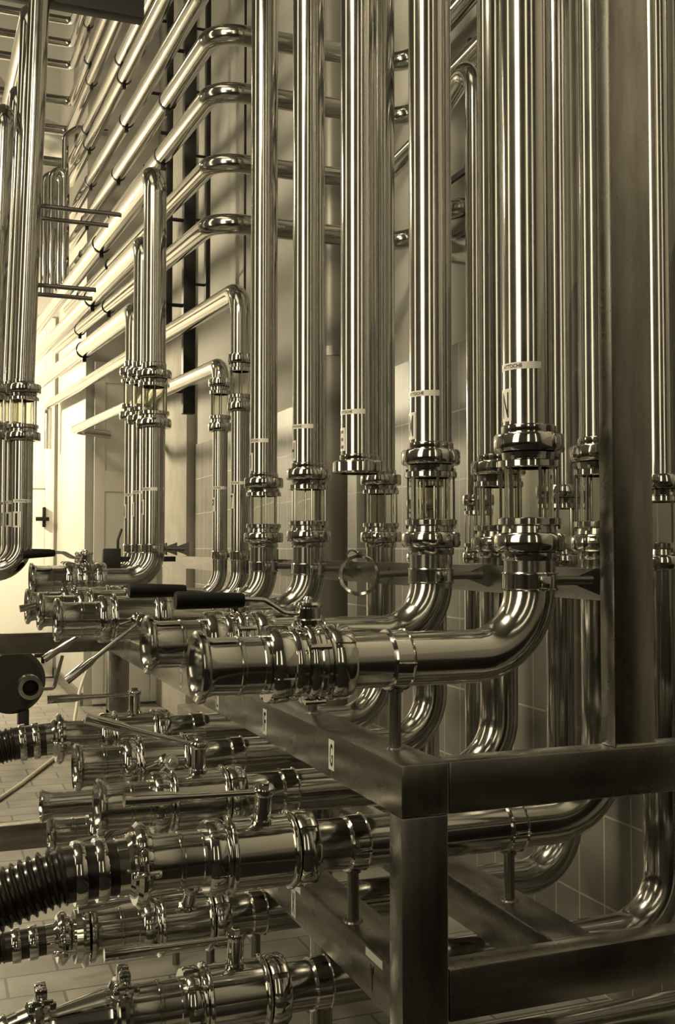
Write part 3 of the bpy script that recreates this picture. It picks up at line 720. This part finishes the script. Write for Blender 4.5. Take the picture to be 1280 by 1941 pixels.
MB().tube(bend([(.03, 0, .05), (.03, 0, .09), (.05, .02, .14)], .03), .006, 8).build('cable_gland', DARK, jb)
MB().box(.04, .30, -.01, .01, -.012, .012).build('mounting_arm', DARK, jb)

# ================================================================== left group of pipes
LG = [(44, 4.9, 68), (27, 5.3, 44), (11, 5.7, 26), (-14, 5.2, 0)]
ln = ['rightmost', 'second from right', 'third from right', 'cut by the picture edge']
for i, (px, Y, ptop) in enumerate(LG):
    X = onY(px, 800, Y).x; zc = 1.5+(1040-802)*Y/.96/2000; r = .045
    zt = 6.5 if i == 0 else [0, onY(43, 12, Y).z, onY(25, 168, Y).z, 3.6][i]
    lean = .028*(1 if i < 3 else 1)
    place(SG, (X, Y, zc), 'sight glass in the left edge group, %s' % ln[i], 'sight glasses of the left group')
    if i == 0: up = pipe('upright_pipe', [(X, Y, zc+.126), (X+lean*(CEIL-zc), Y, CEIL)], r+.002, .1, 'tall pipe of the left edge group, rightmost', 'upright pipes of the left group')
    else: up = pipe('upright_pipe', [(X, Y, zc+.126), (X+lean*(zt-zc), Y, zt), (X+lean*(zt-zc), 12.0, zt+.09*(12-Y))], r, .12, 'tall pipe of the left edge group bending away on top, %s' % ln[i], 'upright pipes of the left group')
    collar(up, X, Y, zc+.126, zc+.15, r)
    e = pipe('elbow_pipe', [(X, Y, zc-.125), (X, Y, 1.40), (X-.9, Y, 1.40)], r, .12, 'lower pipe of the left edge group, %s' % ln[i], 'lower pipes of the left group')
    stickers(e, X, Y, r, onY(px, 985, Y).z, '1', az=PI+.9, k=1.0)
# pairs of rods
for i, (a, b_, Y) in enumerate([((38, 386), (230, 400), 4.98), ((70, 413), (205, 428), 5.35), ((68, 540), (182, 549), 5.0), ((40, 555), (175, 565), 5.3)]):
    p = onY(a[0], a[1], Y); q = onY(b_[0], b_[1], Y); q.z = p.z
    mb = MB().tube([Vector((0, 0, 0)), q-p], .011, 12); o = mb.build('tie_bar', DULL); o.location = p
    tag(o, 'thin dark tie bar between the left uprights and the sloping pipes, %s' % ['topmost', 'second from top', 'third from top', 'lowest'][i], 'bar', 'thin tie bars')

# ================================================================== rack uprights and small wall things
for i, (px, y, zb, w_) in enumerate([(357, 6.0, 2.28, .07), (318, 6.9, 2.9, .045), (392, 7.9, 3.4, .035)]):
    p = onY(px, 700, y); t = empty('rack_upright', (p.x, y, zb), 'dark hanging steel upright behind the sloping pipes, %s' % ['nearest and lowest', 'left and farther', 'right and farther'][i], 'upright', 'hanging rack uprights')
    MB().box(-w_/2, w_/2, -.03, .03, 0, CEIL-zb, .003).build('channel', DARK, t)
    for k in range(5):
        MB().tube([(0, 0, .13+.5*k), (-.17, 0, .13+.5*k)], .011, 10).build('support_arm', DARK, t)
t = empty('rack_beam', (-.3, 5.0, 4.0), 'dark beam crossing the top left corner', 'beam')
MB().box(-1.0, 1.22, -.04, .04, .035, .13, .003).build('beam', DARK, t)
for sx in (-.95, 1.17): MB().tube([(sx, 0, .12), (sx, 0, CEIL-4.0)], .012, 8).build('hanger_rod', DARK, t)
p = onX(465, 300, 2.05); o = MB().tube([(0, 0, 0), (0, 0, CEIL-2.75)], .009, 8).build('hanger_rod', DARK); o.location = (p.x, p.y, 2.75)
tag(o, 'thin dark vertical rod before the plaster, left of the upright pipes', 'rod')
p = onX(636, 700, 2.03); dn = empty('downpipe', (p.x-.02, p.y, 0), 'wide matt downpipe on the wall, seen between the pipes H and E', 'pipe')
MB().tube([(0, 0, 0), (0, 0, CEIL)], .085, 28).build('pipe_body', plain('grey_pipe_paint', (.25, .24, .21), .4, .3, .15), dn)
MB().lathe([(.084, 0), (.089, 0), (.089, .05), (.084, .05)], 28, T(0, 0, 2.53)).build('socket', DULL, dn)
# wall brackets (dark bars)
for i, (px, py, ln_) in enumerate([(872, 312, .3), (872, 431, .3), (878, 75, .3)]):
    p = onX(px, py, 2.05); o = MB().box(-.008, .008, -.16, .2, -.012, .012).build('wall_bar', DARK); o.location = (2.105, p.y, p.z)
    tag(o, 'short dark bar on the plaster right of the pipe lettered M, %s' % ['middle', 'lowest', 'topmost'][i], 'bar', 'short wall bars')
    MB().box(-.06, .0, -.008, .008, -.01, .01).build('bar_foot', DARK, o, loc=(.03, 0, 0))

# ================================================================== far cluster at the left
# big round duct bend
p = onY(85, 240, 11.2)
dc = pipe('air_duct', [(p.x-.75, 11.2, p.z+.5), (p.x-.3, 11.2, p.z-.05), (p.x+.25, 11.2, p.z-.2)], .2, .5, 'wide pale duct bend high up at the far end', None, 'duct', DUCT)
for i, (px, py, wd) in enumerate([(86, 330, .12), (100, 322, .10)]):
    p = onY(px, py, 9.0-.25*i)
    pipe('far_pipe', [(p.x-.0, 9.0-.25*i, 3.62), (p.x, 9.0-.25*i, p.z), (p.x+wd, 9.0-.25*i, p.z), (p.x+wd, 9.0-.25*i, 3.65)], .035, .07, 'bright hairpin pipe far behind the left uprights, %s' % ['left', 'right'][i], 'far hairpin pipes')
p = onY(124, 258, 9.0)
pipe('far_pipe', [(p.x, 9.0, 3.6), (p.x, 9.0, p.z), (p.x+.1, 9.0, p.z+.08), (p.x+.35, 9.0, p.z+.08)], .028, .08, 'thin bright pipe hooked over beside the hairpin pipes', 'far hairpin pipes')

# ================================================================== pump on the floor far left
p = onY(22, 1290, 8.6); pz = p.z
pm = empty('pump', (p.x, 8.6, 0), 'dark round pump with a small outlet and lever standing at the left edge', 'pump')
MYR = Matrix.Rotation(PI/2, 4, 'X')
MB().lathe([(0, -.1), (.2, -.1), (.24, -.07), (.25, -.02), (.25, .06), (.22, .1), (0, .1)], 40, T(0, 0, pz) @ MYR).build('pump_housing', DARK, pm)
MB().box(-.5, -.1, -.08, .3, pz-.2, pz+.16, .02).build('motor', DARK, pm)
MB().lathe([(.06, 0), (.085, 0), (.09, .02), (.075, .04), (.075, .14), (.09, .15), (.09, .17), (.06, .17), (.055, .05)], 28, T(.12, -.1, pz-.03) @ MYR).build('outlet', BRIGHT, pm)
MB().tube(bend([(.2, -.2, pz-.05), (.3, -.2, pz-.05), (.36, -.2, pz+.2)], .03), .014, 10).build('lever', DULL, pm)
MB().lathe([(0, 0), (.09, 0), (.1, .02), (.07, .03), (.07, .07), (.09, .08), (.09, .1), (0, .1)], 24, T(-.02, 0, pz+.24)).build('inlet_union', BRIGHT, pm)
MB().box(-.3, -.22, -.1, .2, 0, pz-.15, .01).build('foot', DARK, pm); MB().box(.05, .13, -.06, .1, 0, pz-.22, .01).build('foot', DARK, pm)
# cable
cp = [onY(175, 1245, 9.2), onY(150, 1310, 9.0), Vector((onY(128, 1385, 8.4).x, 8.2, .02)), Vector((.55, 7.0, .012)), Vector((.30, 6.4, .012)), Vector((-.2, 6.3, .012)), Vector((-.9, 6.6, .012))]
pipe('cable', cp, .013, .5, 'thin pale cable hanging down and curling over the brick floor', None, 'cable', CREAM, 10)

# prototypes are removed once all copies exist
for pr in (SG, SGS, BALL, BFLY):
    for c in list(pr.children):
        for g in list(c.children): bpy.data.objects.remove(g)
        bpy.data.objects.remove(c)
    bpy.data.objects.remove(pr)
